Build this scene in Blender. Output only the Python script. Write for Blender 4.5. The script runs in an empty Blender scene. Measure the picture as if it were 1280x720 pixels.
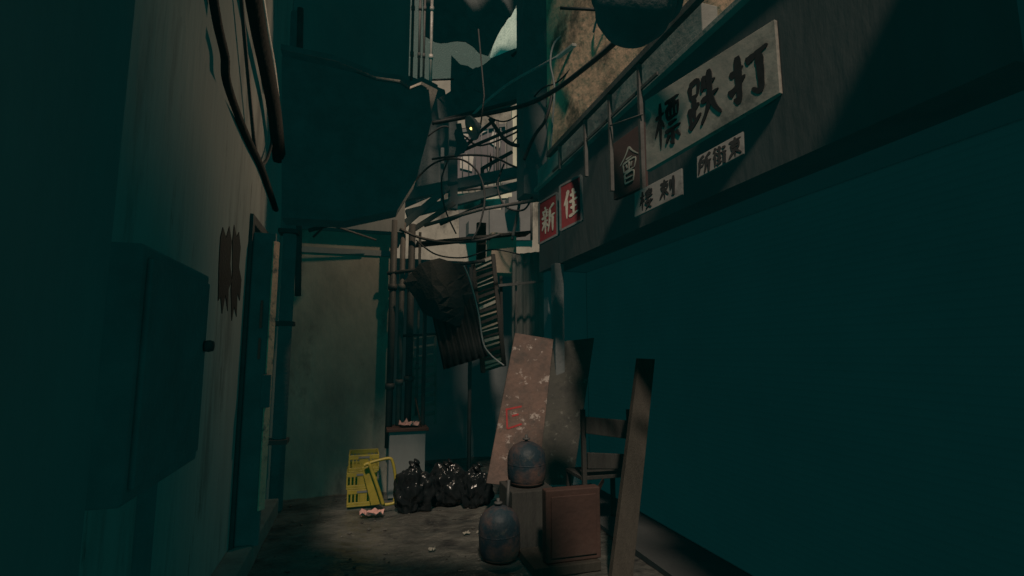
import bpy, math, random
from mathutils import Vector, noise
R = math.radians
random.seed(7)
sc = bpy.context.scene
COL = sc.collection

# ------------------------------------------------------------------ camera, sky, sun, exposure
F_PX = 640.0
PITCH = math.atan(80 / F_PX)
YAW = math.atan(190 * math.cos(PITCH) / F_PX)
EYE = Vector((0, 0, 1.45))
cd = bpy.data.cameras.new('camera'); cam = bpy.data.objects.new('camera', cd); COL.objects.link(cam)
cd.sensor_width = 36; cd.lens = 18.0; cd.clip_start = .02; cd.clip_end = 500
cam.location = EYE; cam.rotation_euler = (math.pi / 2 + PITCH, 0, -YAW)
sc.camera = cam

SUN_EL, SUN_AZ = 50, 12          # light travels mostly along +Y, a little to +X
w = bpy.data.worlds.new('World'); sc.world = w; w.use_nodes = True
nt = w.node_tree; bg = nt.nodes['Background']
sky = nt.nodes.new('ShaderNodeTexSky'); sky.sky_type = 'NISHITA'; sky.sun_disc = False
sky.sun_elevation = R(SUN_EL); sky.sun_rotation = R(180 + SUN_AZ)
tint = nt.nodes.new('ShaderNodeMix'); tint.data_type = 'RGBA'; tint.blend_type = 'MULTIPLY'
tint.inputs[0].default_value = 1.0
tint.inputs[7].default_value = (0.0, 0.02, 0.016, 1)
glow = nt.nodes.new('ShaderNodeMix'); glow.data_type = 'RGBA'; glow.blend_type = 'ADD'; glow.inputs[0].default_value = 1.0
glow.inputs[7].default_value = (0.06, .84, .80, 1)          # even night-sky glow added to the dimmed sky
nt.links.new(sky.outputs[0], tint.inputs[6]); nt.links.new(tint.outputs[2], glow.inputs[6]); nt.links.new(glow.outputs[2], bg.inputs[0])
bg.inputs[1].default_value = 0.12

sd = bpy.data.lights.new('sun', 'SUN'); so = bpy.data.objects.new('sun', sd); COL.objects.link(so)
sd.energy = 3.2; sd.angle = R(4); sd.color = (1, .80, .63)
dirv = Vector((math.sin(R(SUN_AZ)) * math.cos(R(SUN_EL)), math.cos(R(SUN_AZ)) * math.cos(R(SUN_EL)), -math.sin(R(SUN_EL))))
so.rotation_euler = dirv.to_track_quat('-Z', 'Y').to_euler(); so.location = (0, -5, 12)

vs = sc.view_settings; vs.view_transform = 'Standard'; vs.look = 'None'; vs.exposure = 0; vs.gamma = 1
sc.render.engine = 'CYCLES'
sc.cycles.use_denoising = True
sc.cycles.use_fast_gi = True; sc.cycles.fast_gi_method = 'REPLACE'
sc.cycles.ao_bounces = 1; sc.cycles.ao_bounces_render = 1
w.light_settings.distance = .012; w.light_settings.ao_factor = 1.0

# ------------------------------------------------------------------ helpers
_r = Vector((math.cos(YAW), -math.sin(YAW), 0))
_f = Vector((math.sin(YAW) * math.cos(PITCH), math.cos(YAW) * math.cos(PITCH), math.sin(PITCH)))
_u = _r.cross(_f)
def at(x, y, Y):
    "point of the place seen at photo pixel x, y on the cross-section plane Y metres down the alley"
    d = _f * F_PX + _r * (x - 640) - _u * (y - 360)
    return EYE + d * (Y / d.y)
def atx(x, y, X):
    "same, on a side plane"
    d = _f * F_PX + _r * (x - 640) - _u * (y - 360)
    return EYE + d * (X / d.x)

MATS = {}
def mat(name, a, b=None, scale=3.0, rough=.85, metal=0.0, bump=.25, bscale=None, stain=None, stain_scale=1.2, stain_amt=.5,
        spec=.25, stretch=None, bdist=.02, fleck=None, fleck_scale=14, fleck_pos=.6):
    m = bpy.data.materials.new(name); m.use_nodes = True
    t = m.node_tree; p = t.nodes['Principled BSDF']; L = t.links.new
    tc = t.nodes.new('ShaderNodeTexCoord'); mp = t.nodes.new('ShaderNodeMapping')
    L(tc.outputs['Object'], mp.inputs[0])
    if stretch: mp.inputs['Scale'].default_value = stretch
    b = b or tuple(c * .6 for c in a)
    n = t.nodes.new('ShaderNodeTexNoise'); n.inputs['Scale'].default_value = scale; n.inputs['Detail'].default_value = 8
    n.inputs['Roughness'].default_value = .65
    L(mp.outputs[0], n.inputs['Vector'])
    cr = t.nodes.new('ShaderNodeValToRGB'); cr.color_ramp.elements[0].position = .33; cr.color_ramp.elements[1].position = .68
    cr.color_ramp.elements[0].color = (*b, 1); cr.color_ramp.elements[1].color = (*a, 1)
    L(n.outputs[0], cr.inputs[0])
    out = cr.outputs[0]
    if stain:
        n2 = t.nodes.new('ShaderNodeTexNoise'); n2.inputs['Scale'].default_value = stain_scale; n2.inputs['Detail'].default_value = 10
        n2.inputs['Roughness'].default_value = .7
        L(mp.outputs[0], n2.inputs['Vector'])
        c2 = t.nodes.new('ShaderNodeValToRGB'); c2.color_ramp.elements[0].position = .62 - .25 * stain_amt; c2.color_ramp.elements[1].position = .72 - .2 * stain_amt
        L(n2.outputs[0], c2.inputs[0])
        mx = t.nodes.new('ShaderNodeMix'); mx.data_type = 'RGBA'
        L(c2.outputs[0], mx.inputs[0]); L(out, mx.inputs[6]); mx.inputs[7].default_value = (*stain, 1)
        out = mx.outputs[2]
    if fleck:
        n4 = t.nodes.new('ShaderNodeTexNoise'); n4.inputs['Scale'].default_value = fleck_scale; n4.inputs['Detail'].default_value = 10; n4.inputs['Roughness'].default_value = .75
        L(mp.outputs[0], n4.inputs['Vector'])
        c4 = t.nodes.new('ShaderNodeValToRGB'); c4.color_ramp.elements[0].position = fleck_pos; c4.color_ramp.elements[1].position = fleck_pos + .04
        L(n4.outputs[0], c4.inputs[0])
        m4 = t.nodes.new('ShaderNodeMix'); m4.data_type = 'RGBA'
        L(c4.outputs[0], m4.inputs[0]); L(out, m4.inputs[6]); m4.inputs[7].default_value = (*fleck, 1); out = m4.outputs[2]
    L(out, p.inputs['Base Color'])
    p.inputs['Metallic'].default_value = metal
    p.inputs['Specular IOR Level'].default_value = spec
    rr = t.nodes.new('ShaderNodeMapRange'); rr.inputs['To Min'].default_value = max(.02, rough - .15); rr.inputs['To Max'].default_value = min(1, rough + .12)
    L(n.outputs[0], rr.inputs['Value']); L(rr.outputs[0], p.inputs['Roughness'])
    if bump:
        n3 = t.nodes.new('ShaderNodeTexNoise'); n3.inputs['Scale'].default_value = bscale or scale * 6; n3.inputs['Detail'].default_value = 6
        L(mp.outputs[0], n3.inputs['Vector'])
        bp = t.nodes.new('ShaderNodeBump'); bp.inputs['Strength'].default_value = bump; bp.inputs['Distance'].default_value = bdist
        L(n3.outputs[0], bp.inputs['Height']); L(bp.outputs[0], p.inputs['Normal'])
    MATS[name] = m
    return m

class MB:
    "collects verts and faces in world space; build() links them as ONE mesh object"
    def __init__(s): s.v = []; s.f = []; s.sm = []
    def add(s, vs, fs, smooth=False):
        o = len(s.v); s.v += [Vector(v) for v in vs]; s.f += [[i + o for i in f] for f in fs]; s.sm += [smooth] * len(fs); return s
    def box(s, lo, hi):
        x0, y0, z0 = lo; x1, y1, z1 = hi
        return s.hexa([(x0,y0,z0),(x1,y0,z0),(x1,y1,z0),(x0,y1,z0)], [(x0,y0,z1),(x1,y0,z1),(x1,y1,z1),(x0,y1,z1)])
    def hexa(s, bot, top):
        return s.add(list(bot) + list(top), [[3,2,1,0],[4,5,6,7],[0,1,5,4],[1,2,6,5],[2,3,7,6],[3,0,4,7]])
    def bar(s, a, b, w, d, up=(0, 0, 1)):
        a = Vector(a); b = Vector(b); t = (b - a).normalized(); up = Vector(up)
        if abs(t.dot(up)) > .98: up = Vector((0, 1, 0))
        sx = t.cross(up).normalized() * w / 2; sy = sx.cross(t).normalized() * d / 2
        return s.hexa([a-sx-sy, a+sx-sy, a+sx+sy, a-sx+sy], [b-sx-sy, b+sx-sy, b+sx+sy, b-sx+sy])
    def plate(s, pts, n, th):
        "flat polygon given a thickness along n"
        n = Vector(n).normalized() * th; k = len(pts); P = [Vector(p) for p in pts]
        fs = [list(range(k)), [k + i for i in reversed(range(k))]] + [[i, i + k, (i + 1) % k + k, (i + 1) % k] for i in range(k)]
        return s.add(P + [p + n for p in P], fs)
    def tube(s, pts, r, n=8, smooth=True):
        P = [Vector(p) for p in pts]; vs = []; fs = []; ref = None
        for i, p in enumerate(P):
            t = (P[min(i+1, len(P)-1)] - P[max(i-1, 0)]).normalized()
            if ref is None: ref = Vector((0,0,1)) if abs(t.z) < .9 else Vector((1,0,0))
            u = (ref - t * ref.dot(t)).normalized(); v = t.cross(u); ref = u
            rr = r[i] if isinstance(r, (list, tuple)) else r
            vs += [p + (u * math.cos(2*math.pi*k/n) + v * math.sin(2*math.pi*k/n)) * rr for k in range(n)]
        for i in range(len(P) - 1):
            for k in range(n): fs.append([i*n+k, i*n+(k+1)%n, (i+1)*n+(k+1)%n, (i+1)*n+k])
        fs.append(list(reversed(range(n)))); fs.append([(len(P)-1)*n+k for k in range(n)])
        return s.add(vs, fs, smooth)
    def lathe(s, base, axis, prof, n=28):
        axis = Vector(axis).normalized(); base = Vector(base)
        return s.tube_prof(base, axis, prof, n)
    def tube_prof(s, base, axis, prof, n):
        ref = Vector((0,0,1)) if abs(axis.z) < .9 else Vector((1,0,0))
        u = (ref - axis * ref.dot(axis)).normalized(); v = axis.cross(u); vs = []; fs = []
        for (h, r) in prof: vs += [base + axis*h + (u*math.cos(2*math.pi*k/n) + v*math.sin(2*math.pi*k/n))*r for k in range(n)]
        for i in range(len(prof)-1):
            for k in range(n): fs.append([i*n+k, i*n+(k+1)%n, (i+1)*n+(k+1)%n, (i+1)*n+k])
        fs.append(list(reversed(range(n)))); fs.append([(len(prof)-1)*n+k for k in range(n)])
        return s.add(vs, fs, True)
    def build(s, name, m, parent=None, bevel=0):
        org = Vector((0, 0, 0)); q = parent
        while q is not None: org += q.location; q = q.parent
        loc = Vector((0, 0, 0))
        if parent is None:
            xs = [v.x for v in s.v]; ys = [v.y for v in s.v]; zs = [v.z for v in s.v]
            loc = Vector(((min(xs)+max(xs))/2, (min(ys)+max(ys))/2, min(zs)))
        me = bpy.data.meshes.new(name); me.from_pydata([v - org - loc for v in s.v], [], s.f)
        me.polygons.foreach_set('use_smooth', s.sm); me.update()
        me.materials.append(MATS[m] if isinstance(m, str) else m)
        o = bpy.data.objects.new(name, me); COL.objects.link(o); o.location = loc
        if parent is not None: o.parent = parent
        if bevel:
            b = o.modifiers.new('bevel', 'BEVEL'); b.width = bevel; b.segments = 2; b.limit_method = 'ANGLE'; b.angle_limit = R(40)
        return o

def tag(o, label, cat, group=None):
    o['label'] = label; o['category'] = cat
    if group: o['group'] = group
    return o
def thing(name, label, cat, loc, group=None):
    o = bpy.data.objects.new(name, None); COL.objects.link(o); o.location = loc; o.empty_display_size = .1
    return tag(o, label, cat, group)
def struct(o): o['kind'] = 'structure'; return o
def smooth_path(pts, n=8):
    P = [Vector(p) for p in pts]; out = []
    for i in range(len(P) - 1):
        p0 = P[max(i-1,0)]; p1 = P[i]; p2 = P[i+1]; p3 = P[min(i+2, len(P)-1)]
        for k in range(n):
            t = k / n
            out.append(.5 * ((2*p1) + (p2-p0)*t + (2*p0-5*p1+4*p2-p3)*t*t + (3*p1-p0-3*p2+p3)*t**3))
    return out + [P[-1]]

# ------------------------------------------------------------------ materials
mat('ground', (.075,.07,.062), (.03,.03,.028), 3.2, .36, bump=1, bscale=11, bdist=.03, stretch=(.9,1.25,1), fleck=(.11,.10,.09), fleck_scale=16, fleck_pos=.64, stain=(.018,.018,.018), stain_scale=2.2, stain_amt=.5, spec=.4)
mat('kerb', (.12,.11,.1), None, 5, .8)
mat('plaster', (.20,.165,.135), (.12,.10,.085), 2.5, .9, bump=.3, stain=(.05,.05,.047), stain_scale=1.1, stain_amt=.35, stretch=(1,1,.55))
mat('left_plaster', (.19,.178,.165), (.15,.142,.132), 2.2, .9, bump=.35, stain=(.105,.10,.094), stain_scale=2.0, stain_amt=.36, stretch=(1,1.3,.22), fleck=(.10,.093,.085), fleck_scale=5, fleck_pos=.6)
mat('ochre_plaster', (.56,.32,.215), (.40,.235,.16), 2.4, .95, bump=.9, bscale=9, stain=(.10,.075,.055), stain_scale=1.6, stain_amt=.5, fleck=(.3,.19,.13), fleck_scale=8, fleck_pos=.64)  # stain contrast also paints the shade around the lit wall patch
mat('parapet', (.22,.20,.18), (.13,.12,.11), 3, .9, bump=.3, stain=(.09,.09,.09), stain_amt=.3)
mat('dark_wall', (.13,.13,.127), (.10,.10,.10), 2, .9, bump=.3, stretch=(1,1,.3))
mat('void', (.135,.14,.145), (.12,.125,.13), 1.3, 1, bump=0, spec=.05)
mat('soft_black', (.11,.112,.112), (.085,.085,.085), 5, .8, bump=.3, spec=.1)
mat('black_metal', (.055,.055,.055), (.04,.04,.04), 8, .6, bump=.15, spec=.25)
mat('steel', (.095,.088,.084), (.055,.048,.045), 9, .65, bump=.1, spec=.3)
mat('lit_metal', (.45,.38,.34), (.25,.2,.18), 9, .45, bump=.1, spec=.5)  # lighter pinkish metal than steel, highlight put into the colour
mat('rubber', (.045,.045,.046), (.03,.03,.03), 12, .6, bump=.05, spec=.25)
mat('grey_cable', (.22,.21,.2), (.15,.14,.14), 12, .6, bump=.05)
mat('cream_board', (.26,.22,.19), (.165,.143,.126), 2.6, .85, bump=.2, stain=(.10,.094,.085), stain_scale=2.4, stain_amt=.4, fleck=(.12,.105,.09), fleck_scale=7, fleck_pos=.63)
mat('grey_board', (.19,.175,.165), (.12,.11,.105), 4, .8, bump=.1, stain=(.075,.07,.068), stain_scale=4, stain_amt=.4)
mat('red_board', (.17,.02,.025), (.11,.017,.02), 5, .7, bump=.08, stain=(.13,.02,.02), stain_amt=.25)
mat('maroon_board', (.065,.035,.033), (.05,.035,.033), 5, .75, bump=.08)
mat('ink', (.016,.02,.022), (.012,.014,.015), 20, .7, bump=0, spec=.2)
mat('chalk', (.42,.36,.30), (.22,.19,.16), 14, .8, bump=0)
mat('wood', (.036,.031,.025), (.024,.021,.017), 6, .8, bump=.4, stretch=(5,5,.6))
mat('old_wood', (.032,.031,.028), (.022,.021,.02), 6, .85, bump=.4, stretch=(5,5,.6))
mat('beige_carton', (.25,.19,.145), (.17,.13,.10), 5, .85, bump=.2, stain=(.2,.16,.12), stain_amt=.2)
mat('rack_paper', (.12,.095,.075), (.045,.038,.032), 5, .9, bump=.6, stretch=(2,2,9))
mat('shed', (.09,.092,.094), (.07,.072,.074), 2, .9, bump=.2, spec=.05)
mat('paper', (.28,.245,.2), (.13,.115,.10), 12, .85, bump=.2)
mat('peeling', (.125,.075,.06), (.065,.046,.04), 3.5, .8, bump=.5, stain=(.055,.042,.037), stain_scale=5, stain_amt=.5, fleck=(.24,.19,.17), fleck_scale=9, fleck_pos=.575)
mat('grey_peeling', (.05,.047,.04), (.034,.033,.03), 3.5, .85, bump=.4, stain=(.028,.028,.026), stain_scale=4, stain_amt=.45, fleck=(.085,.08,.07), fleck_scale=9, fleck_pos=.59)
mat('red_paint', (.30,.03,.03), (.18,.02,.02), 20, .8, bump=0)
mat('yellow', (.25,.185,.022), (.16,.122,.018), 6, .5, bump=.1, stain=(.16,.13,.03), stain_scale=5, stain_amt=.25, spec=.4)
mat('blue_drum', (.012,.028,.038), (.009,.019,.026), 5, .6, bump=.25, stain=(.075,.042,.035), stain_scale=1.7, stain_amt=.62, spec=.2, fleck=(.035,.04,.04), fleck_scale=9, fleck_pos=.6)
mat('red_cabinet', (.047,.024,.019), (.034,.019,.016), 4, .75, bump=.25, stain=(.05,.03,.025), stain_amt=.3)
mat('bag', (.009,.011,.012), (.006,.008,.009), 5, .2, bump=.8, bscale=9, spec=.2)
mat('pink_paper', (.40,.22,.19), (.26,.12,.105), 16, .8, bump=.3)
mat('pale_plastic', (.055,.10,.095), (.04,.08,.076), 6, .6, bump=.5, stain=(.12,.18,.17), stain_scale=8, stain_amt=.1)
mat('white_plastic', (.62,.72,.64), (.36,.46,.42), 5, .5, bump=.6, stretch=(3,3,.8))
mat('cloth', (.10,.105,.105), (.08,.083,.083), 7, .95, bump=.3, spec=.05)
mat('far_wall', (.36,.31,.265), (.22,.19,.165), 2, .9, bump=.4, stain=(.075,.068,.06), stain_scale=.8, stain_amt=.42, stretch=(1,1,.6), fleck=(.32,.28,.23), fleck_scale=4, fleck_pos=.63)
mat('far_grey', (.17,.158,.155), (.125,.117,.116), 2, .9, bump=.2)
mat('mauve_glass', (.15,.125,.132), (.11,.092,.098), 2, .4, bump=.05, spec=.4)
mat('shard', (.48,.42,.38), (.36,.3,.27), 5, .7, bump=.1)
mat('cream_strip', (.72,.66,.52), (.40,.36,.28), 3, .8, bump=.3, stretch=(1,1,.4))
mat('corrugated', (.12,.115,.105), (.06,.057,.052), 4, .6, bump=.2, stretch=(1,1,.3), spec=.4)
mat('tarp', (.04,.042,.043), (.03,.032,.032), 6, .8, bump=.3, spec=.15)
mat('dark_corrugated', (.03,.032,.032), (.02,.02,.02), 4, .5, bump=.2, spec=.35)
mat('jamb', (.60,.28,.19), (.42,.2,.14), 9, .6, bump=.2, stain=(.1,.09,.08), stain_scale=14, stain_amt=.3)
mat('poster', (.02,.022,.022), (.012,.013,.013), 7, .9, bump=.3)
mat('red_trim', (.45,.06,.05), None, 7, .6, bump=0)
bulb_m = bpy.data.materials.new('bulb_glow'); bulb_m.use_nodes = True
_p = bulb_m.node_tree.nodes['Principled BSDF']; _p.inputs['Emission Color'].default_value = (1, .72, .18, 1); _p.inputs['Emission Strength'].default_value = 3.0
_p.inputs['Base Color'].default_value = (.8, .7, .4, 1)

mat('floor_shade', (.035,.036,.036), (.028,.029,.03), 3, .9, bump=.2, spec=.1)  # near black, shade put into the colour of the floor strip
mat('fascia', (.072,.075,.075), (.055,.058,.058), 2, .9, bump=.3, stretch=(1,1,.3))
mat('dark_chalk', (.30,.27,.23), (.18,.16,.14), 14, .8, bump=0)

# ------------------------------------------------------------------ ground
LX, RX = -.8, 1.95          # left wall face, shopfront face
g = MB(); nx, ny = 90, 150
def gz(x, y):
    a = max(0, 1 - max(abs(x - .6) / 4, abs(y - 5) / 7))
    return a * (.028 * noise.noise((x*2.2, y*2.2, 1)) + .012 * noise.noise((x*8, y*8, 4))) - .012
vs_ = []; fs_ = []
def sp(i, n, c, inner, outer):
    t = i / n * 2 - 1
    return c + inner * t + (outer - inner) * (abs(t) ** 9) * (1 if t > 0 else -1)
for j in range(ny + 1):
    for i in range(nx + 1):
        x = sp(i, nx, .6, 2.4, 120); y = sp(j, ny, 4.8, 4.5, 120); vs_.append((x, y, gz(x, y)))
for j in range(ny):
    for i in range(nx): a = j*(nx+1)+i; fs_.append([a, a+1, a+nx+2, a+nx+1])
g.add(vs_, fs_, True); struct(g.build('ground', 'ground'))

# ------------------------------------------------------------------ left building
lb = thing('left_building', 'grey plastered building with a narrow metal door along the left side of the alley', 'building', (LX, 3, 0))
D0, D1, DZ = 4.05, 5.2, 2.42       # door opening
m = MB()
m.box((LX-.4, 1.7, -.1), (LX, D0, 2.9)); m.box((LX-.4, D1, -.1), (LX, 5.9, 2.9)); m.box((LX-.4, D0, DZ), (LX, D1, 2.9))
m.build('wall', 'left_plaster', lb)
MB().box((LX-.4, 1.7, 2.9), (LX-.005, 2.75, 3.3)).box((LX-.4, 2.75, 2.9), (LX-.03, 5.9, 5.6)).build('upper_wall', 'left_plaster', lb)
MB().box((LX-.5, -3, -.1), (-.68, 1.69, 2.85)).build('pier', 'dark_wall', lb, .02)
MB().box((LX-.38, D0, 0), (LX-.24, D1, DZ)).build('door_back', 'soft_black', lb)
dr = MB().box((LX-.20, D0+.06, .12), (LX-.15, D1-.09, DZ-.03)).build('door', 'black_metal', lb, .006)
m = MB()
for k in range(4): m.box((LX-.148, D0+.16, .3+k*.52), (LX-.135, D1-.2, .72+k*.52))
m.build('door_panel', 'black_metal', dr, .006)
h = MB().box((LX-.15, D1-.2, 1.02), (LX-.09, D1-.14, 1.3)); h.build('handle', 'rubber', dr, .01)
m = MB().box((LX-.2, D0-.04, .0), (LX+.025, D0+.03, DZ+.03)); m.box((LX-.2, D0+.03, DZ-.04), (LX+.025, D1, DZ+.03))
m.build('door_frame', 'black_metal', lb, .006)
MB().box((LX-.23, D1-.06, .0), (LX+.02, D1-.003, DZ-.041)).build('door_frame', 'soft_black', lb)
lf = MB().box((LX-.02, D0+.0, .13), (-.625, D0+.045, 2.32)).build('open_door_leaf', 'soft_black', lb, .004)
MB().bar((-.622, D0+.012, .36), (-.622, D0+.012, 2.26), .055, .012, up=(1, -.75, 0)).build('edge_strip', 'jamb', lf, .002)
MB().box((-.66, D0-.03, 1.06), (-.60, D0+.0, 1.29)).build('lock', 'soft_black', lf, .006)
m = MB().box((-.70, D0-.006, 1.62), (-.685, D0-.001, 1.82)).box((-.70, D0-.006, 1.4), (-.685, D0-.001, 1.55)); m.build('red_trim', 'red_trim', lb)
MB().box((LX-.1, 3.55, -.06), (-.66, 5.25, .135)).build('door_step', 'kerb', lb, .012)
rf = MB()  # added slab out of view, slotted to shape where sun falls
for (xa, ya, xb, yb) in ((-2,-.9,-1.1,-.3), (-.7,-.9,-.05,-.3), (-2,-.299,-.05,2.9), (-2,2.901,.08,4.8), (-2,4.801,2.3,5.9), (-.049,.1,.3,2.9), (.301,.1,.75,.6), (.751,.1,.95,1.2), (.221,2.6,.95,2.9),
                         (.42,2.901,1.75,3.7), (.42,3.701,2.1,4.8), (.951,1.3,1.4,2.9)):
    rf.box((xa, ya, 7.9), (xb-.001, yb-.001, 8.1))
rf.build('sun_mask_slab', 'dark_wall', lb)

# back wall closing the left half, dark building above it
bw = thing('back_building', 'dark narrow building with stained plaster wall closing the left end of the alley', 'building', (-.2, 5.9, 0))
MB().box((LX-.3, 5.75, -.1), (.33, 6.1, 2.75)).build('wall', 'plaster', bw)
MB().box((LX-.3, 5.6, 2.75), (.42, 6.5, 8.2)).build('upper_wall', 'dark_wall', bw)
MB().box((LX, 5.73, 2.5), (.33, 5.748, 2.56)).build('ledge', 'dark_wall', bw)

# big dark enclosed balcony hung over the alley end
bal = thing('enclosed_balcony', 'black sheet-clad enclosed balcony hanging over the alley end on the left', 'balcony', (0, 5, 2.6))
Yb = 4.705
pts = [at(352,272,Yb), at(430,276,Yb), at(497,262,Yb), at(520,225,Yb), at(540,150,Yb), at(536,112,Yb), at(352,70,Yb)]
MB().plate([(max(LX+.003,p.x), p.y, p.z) for p in pts], (0, 1, 0), .28).build('cladding', 'soft_black', bal)
m = MB(); rp = [at(352,66,Yb), at(420,80,Yb), at(470,100,Yb), at(500,104,Yb), at(512,112,Yb), at(526,106,Yb), at(546,116,Yb)]
m.plate([(p.x, p.y-.06, p.z) for p in rp] + [(p.x, p.y-.06, p.z+.05) for p in reversed(rp)], (0, 1, 0), .86); m.build('sheet_roof', 'soft_black', bal)
for (a, b_, r) in (((386,288,5.4),(482,262,5.2),.022), ((386,272,5.4),(470,300,5.6),.012), ((392,296,5.5),(420,268,5.2),.012)):
    MB().tube([at(*a), at(*b_)], r).build('bracket', 'black_metal', bal)

# ------------------------------------------------------------------ right building: shop
rb = thing('shop_building', 'dark old shop building with open front, signboards and ochre upper wall on the right', 'building', (2.5, 3, 0))
SO = 2.36
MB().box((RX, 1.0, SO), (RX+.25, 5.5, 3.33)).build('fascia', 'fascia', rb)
MB().box((RX+.25, 1.0, SO+.002), (2.6, 5.5, SO+.2)).build('soffit', 'void', rb)
MB().box((RX, -2.5, -.05), (6.3, .98, 5)).build('near_wall', 'void', rb)
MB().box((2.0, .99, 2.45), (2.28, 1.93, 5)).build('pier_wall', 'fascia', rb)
sv = []; sf = []; ns = 60
for k in range(ns*4+1):
    z = -.05 + (SO+.05)*k/(ns*4); sv += [(2.47 + .003*abs(math.sin(math.pi*k/4)), .985, z), (2.47 + .003*abs(math.sin(math.pi*k/4)), 5.45, z)]
for k in range(ns*4): sf.append([2*k, 2*k+1, 2*k+3, 2*k+2])
MB().add(sv, sf).build('dark_interior_sheet', 'void', rb)  # added ribbed sheet standing in for the dark shop interior
MB().box((1.98, .99, -.03), (2.55, 5.35, .02)).build('floor_shade_strip', 'floor_shade', rb)  # added slab, its dark colour paints shade over the sunlit floor strip
MB().box((RX+.05, 5.36, -.05), (2.6, 5.5, SO+.0)).build('end_wall', 'void', rb)
MB().box((RX-.06, 4.86, 0), (RX+.04, 4.98, SO)).build('post', 'soft_black', rb, .008)
MB().box((RX+.02, 1.94, 3.33), (2.7, 5.6, 3.36)).build('parapet_base', 'dark_wall', rb)
MB().box((RX-.03, 1.0, 3.345), (RX+.02, 5.6, 3.385)).build('ledge', 'parapet', rb, .004)
MB().box((RX+.02, 2.5, 3.361), (RX+.14, 5.6, 3.62)).build('parapet', 'parapet', rb, .006)
MB().hexa([(2.65,1.94,3.362),(6.2,1.94,3.362),(6.2,5.65,3.362),(2.12,5.65,3.362)], [(2.65,1.94,7.5),(6.2,1.94,7.5),(6.2,5.65,7.5),(2.12,5.65,7.5)]).build('upper_wall', 'ochre_plaster', rb)
MB().box((1.83, 5.7, 3.35), (2.6, 6.0, 9)).build('corner_pier', 'soft_black', rb)

# railing above the fascia
rl = thing('railing', 'dark steel railing in front of the parapet above the signboards', 'railing', (1.85, 4, 3.5))
a, b_ = atx(690,186,1.7), atx(822,56,1.7); RZ = (a.z + b_.z) / 2
MB().bar((1.7, a.y+.1, RZ), (1.7, 2.1, RZ), .045, .05).build('top_rail', 'steel', rl, .004)
for x in (800, 762, 731, 699):
    p = atx(x, 120, 1.7)
    z0 = {800: atx(803,238,1.7).z, 762: atx(763,240,1.7).z, 731: atx(731,222,1.7).z, 699: atx(700,212,1.7).z}[x]
    MB().bar((1.7, p.y, z0), (1.7, p.y, RZ-.026), .026, .026).build('post', 'steel', rl)
MB().bar((1.705, a.y, RZ-.2), (1.705, 2.6, RZ-.2), .014, .02).build('lower_rail', 'steel', rl)
p = atx(763,157,1.69); q = atx(803,143,1.69); MB().tube([p, q], .006).build('tie_wire', 'steel', rl)

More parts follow.
